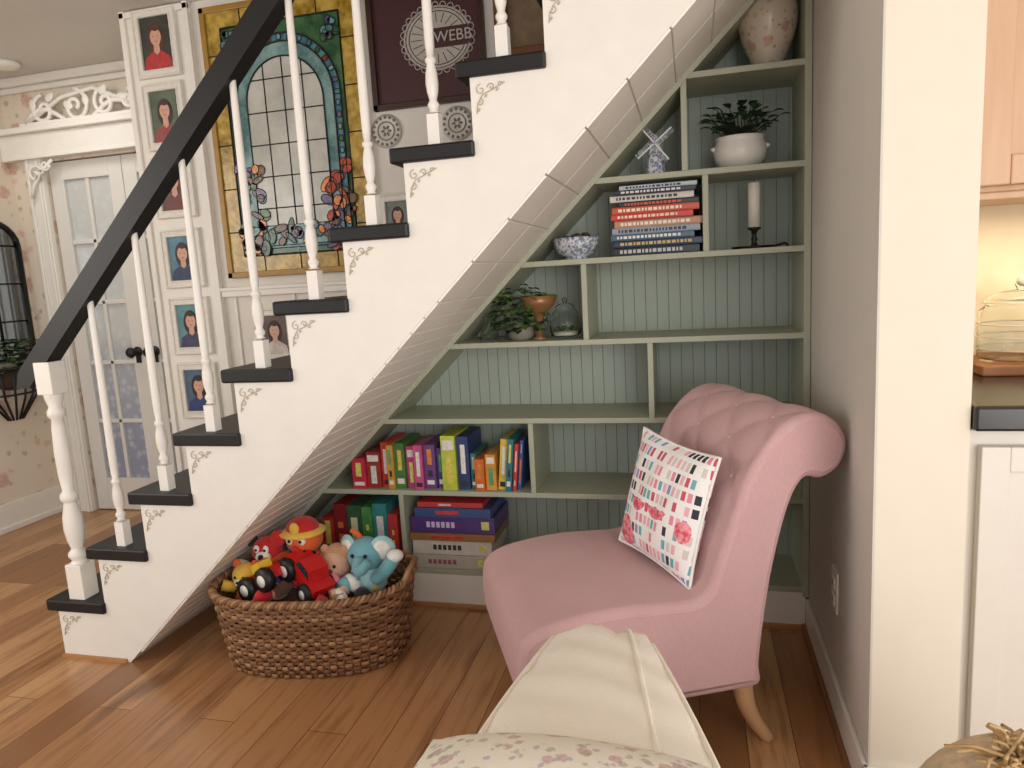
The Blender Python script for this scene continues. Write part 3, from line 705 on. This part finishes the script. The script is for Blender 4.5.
# S3 items
zb=ZS[3]+TH/2
e=empty('ivy_in_pot'); b=MB(); c=(-.56,2.42,zb)
brass=M((150,108,70),.35,.2,metal=.3)
b.lathe([(.026,0),(.03,.004),(.012,.012),(.011,.06),(.022,.09),(.055,.115),(.066,.150),(.062,.150),(.05,.12),(.001,.11)],(c[0]+.05,c[1]-.02,zb),brass,24,cap=False)
b.lathe([(.032,0),(.045,.01),(.05,.04),(.046,.055),(.042,.055),(.001,.05)],(c[0]-.02,c[1],c[2]),M((140,136,120),.5,.1),24,cap=False); b.obj('pot',e); b=MB()
for k in range(240):
    a=random.random()*6.28; r=.085*random.random()**.5; h=random.random()
    p=Vector((c[0]-.022+r*math.cos(a),c[1]-.03+r*math.sin(a)*.6,zb+.035+.185*h*(1-r*4)))
    if p.z>soff(p.x)-.045 or p.z<zb+.025: continue
    leaf(b,p,(math.cos(a),math.sin(a)-.4,.1),.026+.014*random.random(),.014,random.choice([green,lgreen,lgreen,dgreen]))
for k in range(7):
    a=k*.9; b.tube(crom([(c[0],c[1],zb+.05),(c[0]+.04*math.cos(a),c[1]+.04*math.sin(a),zb+.12),(c[0]+.075*math.cos(a),c[1]+.06*math.sin(a),zb+.06)],4,False),.0014,green,4)
b.obj('foliage',e)
e=empty('glass_terrarium'); b=MB(); b.lathe([(.045,0),(.052,.01),(.056,.05),(.05,.08),(.035,.10),(.036,.104),(.034,.112),(.015,.12),(.006,.122),(.010,.135),(.001,.14),(.001,.136),(.003,.118),(.030,.108),(.030,.10),(.046,.078),(.052,.05),(.048,.012),(.001,.006)],(-.42,2.41,zb),glassmat(),28,cap=False); b.lathe([(.046,.012),(.048,.02),(.001,.025)],(-.42,2.41,zb),M((190,186,170),.6,.2,60),20)
for k in range(10): leaf(b,(-.42+.02*math.cos(k),2.41+.02*math.sin(k),zb+.025),(math.cos(k),math.sin(k),1.5),.03,.008,green)
b.obj('jar',e)
e=empty('glass_bottle'); b=MB(); b.lathe([(.028,0),(.032,.006),(.032,.03),(.02,.05),(.010,.06),(.010,.08),(.013,.082),(.013,.088),(.008,.088),(.007,.06),(.017,.048),(.029,.03),(.029,.008),(.001,.005)],(-.69,2.40,zb),glassmat(),24,cap=False); b.obj('bottle',e)
# =============================================================== pictures
def portrait(name,cx,cz,w,h,bg,hair,shirt,y=2.685,style=0):
    e=empty(name); b=MB(); fw=.033
    fm=M((224,219,208),.45,.08,60,bump=.3,bscale=60,name='frame_white')
    y0=y-.014
    for q in ((cx-w/2,cz-h/2,cx-w/2+fw,cz+h/2),(cx+w/2-fw,cz-h/2,cx+w/2,cz+h/2),(cx-w/2+fw,cz-h/2,cx+w/2-fw,cz-h/2+fw),(cx-w/2+fw,cz+h/2-fw,cx+w/2-fw,cz+h/2)):
        b.box((q[0],y0,q[1]),(q[2],y,q[3]),fm)
    for ins,rr in ((.006,.005),(fw-.004,.0035)):
        N=12
        c4=[(cx-w/2+ins,cz-h/2+ins),(cx+w/2-ins,cz-h/2+ins),(cx+w/2-ins,cz+h/2-ins),(cx-w/2+ins,cz+h/2-ins)]
        for i in range(4):
            a,d=c4[i],c4[(i+1)%4]
            b.tube([(a[0]+(d[0]-a[0])*k/N,y0,a[1]+(d[1]-a[1])*k/N) for k in range(N+1)],[rr*(1+.25*(k%2)) for k in range(N+1)],fm,6)
    iw,ih=w/2-fw,h/2-fw
    b.box((cx-iw,y-.008,cz-ih),(cx+iw,y-.005,cz+ih),M(bg,.4,.5,16))
    skin=M((206,160,136),.5,.15,60); yy=y-.0085; r=iw*.40; hz=cz+ih*.22
    hm=M(hair,.5,.35,60)
    b.disc((cx,yy,hz-r*.2),r*1.4,hm,20,depth=.0006,sz=1.45)
    b.prism([(cx-iw*.95,cz-ih),(cx+iw*.95,cz-ih),(cx+iw*.82,cz-ih*.55),(cx+iw*.25,cz-ih*.30),(cx-iw*.25,cz-ih*.30),(cx-iw*.82,cz-ih*.55)],yy-.0012,yy-.0004,M(shirt,.5,.4,40))
    b.prism([(cx-r*.4,hz),(cx+r*.4,hz),(cx+r*.5,cz-ih*.34),(cx,cz-ih*.46),(cx-r*.5,cz-ih*.34)],yy-.0018,yy-.0010,skin)
    b.disc((cx,yy-.0016,hz),r*.92,skin,20,depth=.0006,sz=1.28)
    b.prism([(cx-r*1.0,hz+r*.3),(cx-r*.5,hz+r*.95),(cx+r*.1,hz+r*.75),(cx+r*.7,hz+r*.9),(cx+r*1.0,hz+r*.25),(cx+r*.9,hz+r*1.1),(cx+r*.3,hz+r*1.5),(cx-r*.4,hz+r*1.5),(cx-r*.95,hz+r*1.1)],yy-.0028,yy-.0020,hm)
    dk=M((120,80,66),.5)
    for s in (-1,1): b.disc((cx+s*r*.36,yy-.0024,hz+r*.1),r*.12,dk,8,depth=.0003,sz=.6)
    b.disc((cx,yy-.0024,hz-r*.6),r*.26,M((176,100,92),.5),10,depth=.0003,sz=.3)
    b.obj('frame_and_photo',e,bevel=.002)
dat=[(2.22,.21,.27,(60,60,54),(84,50,36),(180,50,48)),(1.93,.20,.27,(88,100,80),(60,36,28),(150,70,66)),(1.645,.20,.26,(74,80,70),(90,56,40),(110,60,58)),(1.345,.20,.25,(74,122,142),(50,36,30),(44,62,90)),(1.055,.20,.25,(84,132,142),(40,30,26),(60,60,90)),(.77,.20,.25,(74,98,126),(50,36,30),(44,62,116))]
for z,w,h,bg,ha,shc in dat: portrait('framed_portrait',-2.115,z,w,h,bg,ha,shc)
portrait('framed_portrait',-1.72,1.0,.19,.23,(90,66,60),(40,30,28),(200,190,180),y=2.70)
portrait('framed_portrait',-1.12,1.44,.16,.20,(110,120,110),(60,40,30),(180,90,80),y=2.70)
# plates
for px in (-1.14,-.85):
    e=empty('decorative_plate'); b=MB(); T=TR(px,2.70,1.775)@RX(pi/2)
    b.lathe([(.062,0),(.064,.006),(.045,.012),(.04,.008),(.001,.008)],(0,0,0),M((206,200,188),.3,.05),32,T)
    gm=M((120,114,106),.5)
    for k in range(16): a=k*pi/8; b.sph(T@Vector((.051*math.cos(a),.051*math.sin(a),.012)),(.006,.003,.006),gm,None,8,6)
    b.tube([T@Vector((.034*math.cos(k*pi/12),.034*math.sin(k*pi/12),.011)) for k in range(24)],.002,gm,5,closed=True)
    for k in range(6): a=k*pi/3; b.sph(T@Vector((.014*math.cos(a),.014*math.sin(a),.010)),(.008,.003,.005),gm,RY(-a),8,6)
    b.obj('plate',e)
# crochet name frame
e=empty('framed_crochet_doily'); b=MB(); maroon=M((66,28,30),.5,.1); fr=M((58,34,26),.35,.15)
xa,xb,za,zb=-1.18,-.72,1.85,2.36; f=.022
b.box((xa,2.69,za),(xb,2.699,zb),maroon)
for q in ((xa,za,xa+f,zb),(xb-f,za,xb,zb),(xa,za,xb,za+f),(xa,zb-f,xb,zb)): b.box((q[0],2.675,q[1]),(q[2],2.70,q[3]),fr)
b.obj('frame',e,bevel=.003)
b=MB(); dm=M((176,168,158),.8,.1,60,bump=.5,bscale=300); cx,cz=-.905,2.085
b.disc((cx,2.69,cz),.120,dm,36,depth=.002,sx=1.12,sz=.95)
for k in range(28):
    a=2*pi*k/28; b.tube([(cx+.136*math.cos(a)+.012*math.cos(q*pi/4),2.688,cz+.116*math.sin(a)+.012*math.sin(q*pi/4)) for q in range(8)],.0022,dm,5,closed=True)
for r in (.100,.112): b.tube([(cx+r*1.12*math.cos(k*pi/18),2.687,cz+r*.95*math.sin(k*pi/18)) for k in range(36)],.0016,maroon,5,closed=True)
for k in range(20): a=2*pi*k/20; b.tube([(cx+.06*math.cos(a),2.687,cz+.055*math.sin(a)),(cx+.105*math.cos(a),2.687,cz+.09*math.sin(a))],.0012,maroon,4)
b.box((cx-.012,2.6865,cz-.035),(cx+.135,2.688,cz+.035),maroon)
b.obj('doily',e)
tc=bpy.data.curves.new('letters','FONT'); tc.body='WEBB'; tc.size=.056; tc.extrude=.001; tc.align_x='CENTER'; tc.align_y='CENTER'; to=bpy.data.objects.new('letters',tc); S.collection.objects.link(to); to.matrix_world=TR(cx+.062,2.685,cz)@RX(pi/2); tc.materials.append(dm); to.parent=e
e=empty('framed_print'); b=MB(); b.box((-.66,2.69,1.98),(-.34,2.699,2.42),M((120,96,70),.6,.3,20)); fr2=M((112,66,38),.4,.2)
for q in ((-.68,1.96,-.63,2.44),(-.37,1.96,-.32,2.44),(-.68,1.96,-.32,2.01),(-.68,2.39,-.32,2.44)): b.box((q[0],2.67,q[1]),(q[2],2.70,q[3]),fr2)
b.obj('frame',e,bevel=.004)
# =============================================================== stained glass
e=empty('stained_glass_panel')
def sg(c,c2,sc=14,em=.0,name='glass'):
    n=NT('stained_'+name); n.b.inputs['Roughness'].default_value=.15; v=n.coord(); f=n.noise(v,sc,5,.65)
    n.col(n.ramp(f,[(.35,L(c)),(.65,L(c2))])); n.bump(n.noise(v,60,2),.2); return n.m
yel=sg((140,108,32),(204,172,84),20,name='yellow'); grn=sg((44,78,54),(80,118,78),18,name='green'); blu=sg((40,88,106),(106,154,164),12,name='blue'); teal_=sg((66,108,110),(140,172,168),10,name='teal'); clr=sg((172,172,162),(206,204,194),4,name='clear'); redg=sg((140,34,26),(206,84,40),18,name='red'); org=sg((206,110,40),(232,160,80),18,name='orange'); brn=sg((70,44,26),(120,80,44),18,name='brown'); purp=sg((70,56,90),(120,100,140),18,name='purple')
lead=M((40,38,36),.5,.1,metal=.4); x0,x1,z0,z1=-1.89,-1.22,1.26,2.31
b=MB(); b.box((x0,2.684,z0),(x1,2.699,z1),M((150,104,50),.5)); b.obj('backing',e)
b=MB(); Y1=2.684
def rect(a,c,d,f_,m,y=.003): b.box((a,Y1-y,c),(d,Y1-y+.0025,f_),m)
bw=.075
rect(x0+.01,z0+.01,x0+bw,z1-.01,yel); rect(x1-bw,z0+.01,x1-.01,z1-.01,yel); rect(x0+bw,z0+.01,x1-bw,z0+bw,yel); rect(x0+bw,z1-bw,x1-bw,z1-.01,yel)
rect(x0+bw,z0+bw,x1-bw,z1-bw,grn)
cx=(x0+x1)/2
def arch(hw,zb_,zs,n=20,k=1.0): return [(cx-hw,zb_),(cx+hw,zb_)]+[(cx+hw*math.cos(pi*i/n),zs+k*hw*math.sin(pi*i/n)) for i in range(n+1)]
def archp(hw,zb_,zs,m,y,k=1.0): b.prism(arch(hw,zb_,zs,k=k),Y1-y,Y1-y+.0025,m)
archp(.245,1.36,1.94,blu,.005); archp(.215,1.37,1.94,teal_,.007); archp(.17,1.45,1.93,clr,.009)
def blob(px,pz,rx,rz,m,rot=0,y=.011):
    pts=[]
    for k in range(14):
        a=2*pi*k/14; xx=rx*math.cos(a); z_=rz*math.sin(a); pts.append((px+xx*math.cos(rot)-z_*math.sin(rot),pz+xx*math.sin(rot)+z_*math.cos(rot)))
    b.prism(pts,Y1-y,Y1-y+.002,m); b.tube([(p[0],Y1-y,p[1]) for p in pts],.0018,lead,4,closed=True)
random.seed(3)
for k in range(120):
    side=random.choice([-1,-1,1,1,0]); 
    if side: px=cx+side*(.205+random.uniform(-.07,.055)); pz=1.36+random.random()**1.8*.34
    else: px=cx+random.uniform(-.2,.2); pz=1.35+random.random()*.10
    pal=[redg,org,redg,brn,redg,org,purp] if side>0 else [grn,brn,blu,org,brn,grn,purp]
    blob(px,pz,random.uniform(.014,.034),random.uniform(.01,.022),random.choice(pal),random.random()*3,y=.011+.0006*(k%5))
# jewelled band on the arch
for k in range(17):
    a=pi*k/16; blob(cx+.231*math.cos(a),1.94+.231*math.sin(a),.012,.009,[blu,purp,teal_,redg,grn,blu][k%6],a,y=.011)
for k in range(5):
    for s in (-1,1): blob(cx+s*.231,1.90-.045*k,.009,.012,[blu,purp,teal_,grn,blu][k],0,y=.011)
for k in range(22): blob(cx+(-1)**k*random.uniform(.19,.25),2.13+random.random()*.08,.016,.012,random.choice([blu,teal_,blu,purp,grn]),random.random()*3,y=.011+.0006*(k%5))
def ln(a,c,d,f_,r=.0025,y=.0105): b.tube([(a,Y1-y,c),(d,Y1-y,f_)],r,lead,5)
for k in range(1,4): xx=cx-.17+.34*k/4; ln(xx,1.45,xx,1.93+math.sqrt(max(0,.17**2-(xx-cx)**2)))
for k in range(5): z=1.52+k*.125; hw=.17 if z<1.93 else math.sqrt(max(0.0001,.17**2-(z-1.93)**2)); ln(cx-hw,z,cx+hw,z)
for hw,zb_ in ((.245,1.36),(.215,1.37),(.17,1.45)):
    b.tube([(p[0],Y1-.011,p[1]) for p in arch(hw,zb_,1.94 if hw>.2 else 1.93)],.0035,lead,5,closed=True)
for q in ((x0+bw,z0+bw,x0+bw,z1-bw),(x1-bw,z0+bw,x1-bw,z1-bw),(x0+bw,z0+bw,x1-bw,z0+bw),(x0+bw,z1-bw,x1-bw,z1-bw)): ln(*q,r=.004,y=.004)
for k in range(1,6):
    z=z0+(z1-z0)*k/6; ln(x0+.01,z,x0+bw,z,y=.004); ln(x1-bw,z,x1-.01,z,y=.004)
for k in range(1,4): xx=x0+(x1-x0)*k/4; ln(xx,z0+.01,xx,z0+bw,y=.004); ln(xx,z1-bw,xx,z1-.01,y=.004)
b.obj('glass_and_lead',e)
b=MB()
for q in ((x0-.012,z0-.012,x0+.012,z1+.012),(x1-.012,z0-.012,x1+.012,z1+.012),(x0-.012,z0-.012,x1+.012,z0+.012),(x0-.012,z1-.012,x1+.012,z1+.012)): b.box((q[0],2.672,q[1]),(q[2],2.70,q[3]),M((164,124,50),.4,.2))
b.obj('frame',e,bevel=.003)
# =============================================================== left wall mirror and planter
e=empty('wall_mirror'); b=MB(); X=-3.55; mir=M((150,158,164),.05,.1,4,metal=.9)
b.box((X,2.83,.90),(X+.012,3.17,1.5),mir)
b.prism([(3.17,1.5),(2.83,1.5)]+[(3.0-.17*math.cos(pi*i/12),1.5+.13*math.sin(pi*i/12)) for i in range(13)],X,X+.012,mir,axis='X')
b.tube([(X+.015,3.17,.90),(X+.015,3.17,1.5)]+[(X+.015,3.0+.17*math.cos(pi*i/12),1.5+.13*math.sin(pi*i/12)) for i in range(13)]+[(X+.015,2.83,1.5),(X+.015,2.83,.90)],.015,black,8,closed=True)
for z in (1.1,1.3,1.5): b.tube([(X+.016,2.83,z),(X+.016,3.17,z)],.005,black,6)
b.tube([(X+.016,3.0,.9),(X+.016,3.0,1.62)],.005,black,6)
b.tube([(X+.02,3.0+.05*math.cos(t*.5),1.66+.04*math.sin(t*.5)) for t in range(12)],.008,black,6,closed=True)
b.obj('frame_and_glass',e)
e=empty('wall_planter'); b=MB()
for k in range(9):
    a=-pi/2+pi*k/8; b.tube([(X+.01+.12*math.cos(a),3.0+.17*math.sin(a),.86),(X+.01+.09*math.cos(a),3.0+.13*math.sin(a),.70),(X+.01+.03*math.cos(a),3.0+.04*math.sin(a),.58)],.006,black,6)
b.tube([(X+.01+.12*math.cos(-pi/2+pi*k/16),3.0+.17*math.sin(-pi/2+pi*k/16),.86) for k in range(17)],.009,black,6)
b.tube([(X+.01+.09*math.cos(-pi/2+pi*k/16),3.0+.13*math.sin(-pi/2+pi*k/16),.72) for k in range(17)],.006,black,6)
b.sph((X+.05,3.0,.80),(.045,.13,.06),M((70,54,40),.9,.3)); b.obj('basket',e); b=MB()
for k in range(90):
    leaf(b,(X+.04+.05*random.random(),3.0+.15*random.uniform(-1,1),.84+.16*random.random()),(math.cos(random.uniform(-1.6,1.6)),math.sin(random.uniform(-1.6,1.6)),.4),.06,.024,random.choice([green,dgreen,lgreen]))
b.obj('foliage',e)
# =============================================================== foreground sofa, cushions
slip=M((242,235,222),.85,.04,5,bump=.25,bscale=260,name='cream_cotton')
e=empty('sofa'); b=MB(); b.box((-.9,.1,.05),(.75,.92,.33),slip); b.box((-.86,.14,0),(.7,.88,.05),black); b.obj('seat_base',e,bevel=.03)
e=empty('slipcovered_cushion'); b=MB()
NY=48; vs=[];sec=[]
def sect(t):
    y=.36+t*.70; hw=.200-.128*t**.95
    zt=.650+.03*math.sin(pi*t)-.032*t
    endf=1 if t<.95 else math.sqrt(max(0,1-((t-.95)/.05)**2))
    hw*= .86+.14*endf; 
    lo=.345
    zt=zt-(1-endf)*.02
    cx_=-.085-.063*t
    pts=[]
    prof_=[(-1.10,lo),(-1.16,lo+.10),(-1.10,zt-.10),(-1.03,zt-.02),(-1.0,zt),(-.9,zt+.008),(-.6,zt+.018),(-.3,zt+.024),(0,zt+.026),(.3,zt+.024),(.6,zt+.018),(.9,zt+.008),(1.0,zt),(1.03,zt-.02),(1.10,zt-.10),(1.16,lo+.10),(1.10,lo)]
    for a,z in prof_:
        wr=.003*math.sin(a*7+t*22)+.002*math.sin(t*50+a*3)
        pleat=.005*math.sin(a*16)*max(0,(t-.7)/.3)
        pts.append((cx_+a*hw,y,z+(wr+pleat)*(1 if abs(a)<1 else 0)))
    return pts
for j in range(NY+1): sec.append(sect(j/NY))
n_=len(sec[0])
for s_ in sec: vs+=s_
fs=[(j*n_+i,j*n_+i+1,(j+1)*n_+i+1,(j+1)*n_+i) for j in range(NY) for i in range(n_-1)]
b.add(vs,fs,slip,None,True); b.add(vs,[tuple(range(n_-1,-1,-1)),tuple(NY*n_+i for i in range(n_))],slip,None,False)
b.tube([s_[4] for s_ in sec]+[sec[-1][8]]+[s_[12] for s_ in reversed(sec)],.0045,slip,6)
b.tube([(s_[10][0]-.02*(1-j/NY),s_[10][1],s_[10][2]+.002) for j,s_ in enumerate(sec)],.003,slip,6)
b.obj('cover',e)
flm=blotch('floral_embroidery',(236,229,215),[((184,134,142),40,.32),((158,162,134),52,.26),((166,158,180),60,.22)],.85,bump=.2)
e=empty('floral_cushion'); b=MB(); pillow(b,.34,.30,.17,flm,None,pinch=-.10); b.obj('cushion',e,mw=TR(-.115,.50,.660)@RZ(-.05)@RX(math.radians(18)))
# knit throw with raffia tassel
e=empty('knit_throw'); b=MB(); knit=M((196,176,146),.95,.25,70,bump=1.0,bscale=90,name='knit_tan')
b.sph((.385,.88,.465),(.145,.12,.145),knit,None,28,18)
for k in range(150):
    a=random.random()*6.28; el=random.uniform(-.1,1.4); l=random.uniform(.03,.065); base=Vector((.372,.86,.605))+Vector((random.uniform(-.035,.06),random.uniform(-.02,.02),random.uniform(-.02,.005)))
    d_=Vector((math.cos(a)*math.cos(el),math.sin(a)*math.cos(el),math.sin(el)))
    b.tube([base,base+d_*l*.6,base+d_*l+Vector((random.uniform(-.01,.01),0,-.012))],.0022,M((186,154,108),.8,.2),5)
b.obj('wool',e)
# =============================================================== lights
W_=bpy.data.worlds.new('World'); S.world=W_; W_.use_nodes=True; bg=W_.node_tree.nodes['Background']; bg.inputs[0].default_value=(.97,.98,1,1); bg.inputs[1].default_value=1.15
def area(name,loc,target,sx,sy,en,col):
    l=bpy.data.lights.new(name,'AREA'); l.shape='RECTANGLE'; l.size=sx; l.size_y=sy; l.energy=en; l.color=col
    o=bpy.data.objects.new(name,l); S.collection.objects.link(o); o.location=loc
    o.rotation_euler=(Vector(target)-Vector(loc)).to_track_quat('-Z','Z').to_euler(); return o
area('assumed_light_left',(-3.45,.5,1.4),(0,1.2,.6),1.5,1.5,30,(1,.97,.92))  # assumed daylight from the left, free-standing area light; the wall has no window
area('assumed_light_rear',(1.5,-1.8,1.3),(-1.0,2.2,.8),2.4,1.7,78,(1,.965,.92))  # assumed main daylight from behind right; unseen source, no window modelled
area('under_cabinet_light',(1.0,1.9,1.28),(1.0,1.9,0),.9,.12,2.8,(1,.78,.50))
area('added_hall_light',(-2.9,2.6,2.3),(-2.9,2.7,0),.5,.4,5,(1,.97,.92))  # unseen area light added below the ceiling near the door
# =============================================================== camera
f,yaw,pt,ro,h=712.5469,.2522,.1507,.0569,1.1929
F=Vector((-math.sin(yaw)*math.cos(pt),math.cos(yaw)*math.cos(pt),-math.sin(pt)))
R0=Vector((math.cos(yaw),math.sin(yaw),0)); D0=F.cross(R0)
if D0.z>0: D0=-D0
R_=R0*math.cos(ro)+D0*math.sin(ro); D_=-R0*math.sin(ro)+D0*math.cos(ro)
cd=bpy.data.cameras.new('camera'); cd.sensor_width=36; cd.lens=f/1024*36; cd.clip_start=.02
co=bpy.data.objects.new('camera',cd); S.collection.objects.link(co)
Up=-D_; B=-F
co.matrix_world=Matrix(((R_.x,Up.x,B.x,0),(R_.y,Up.y,B.y,0),(R_.z,Up.z,B.z,h),(0,0,0,1)))
S.camera=co
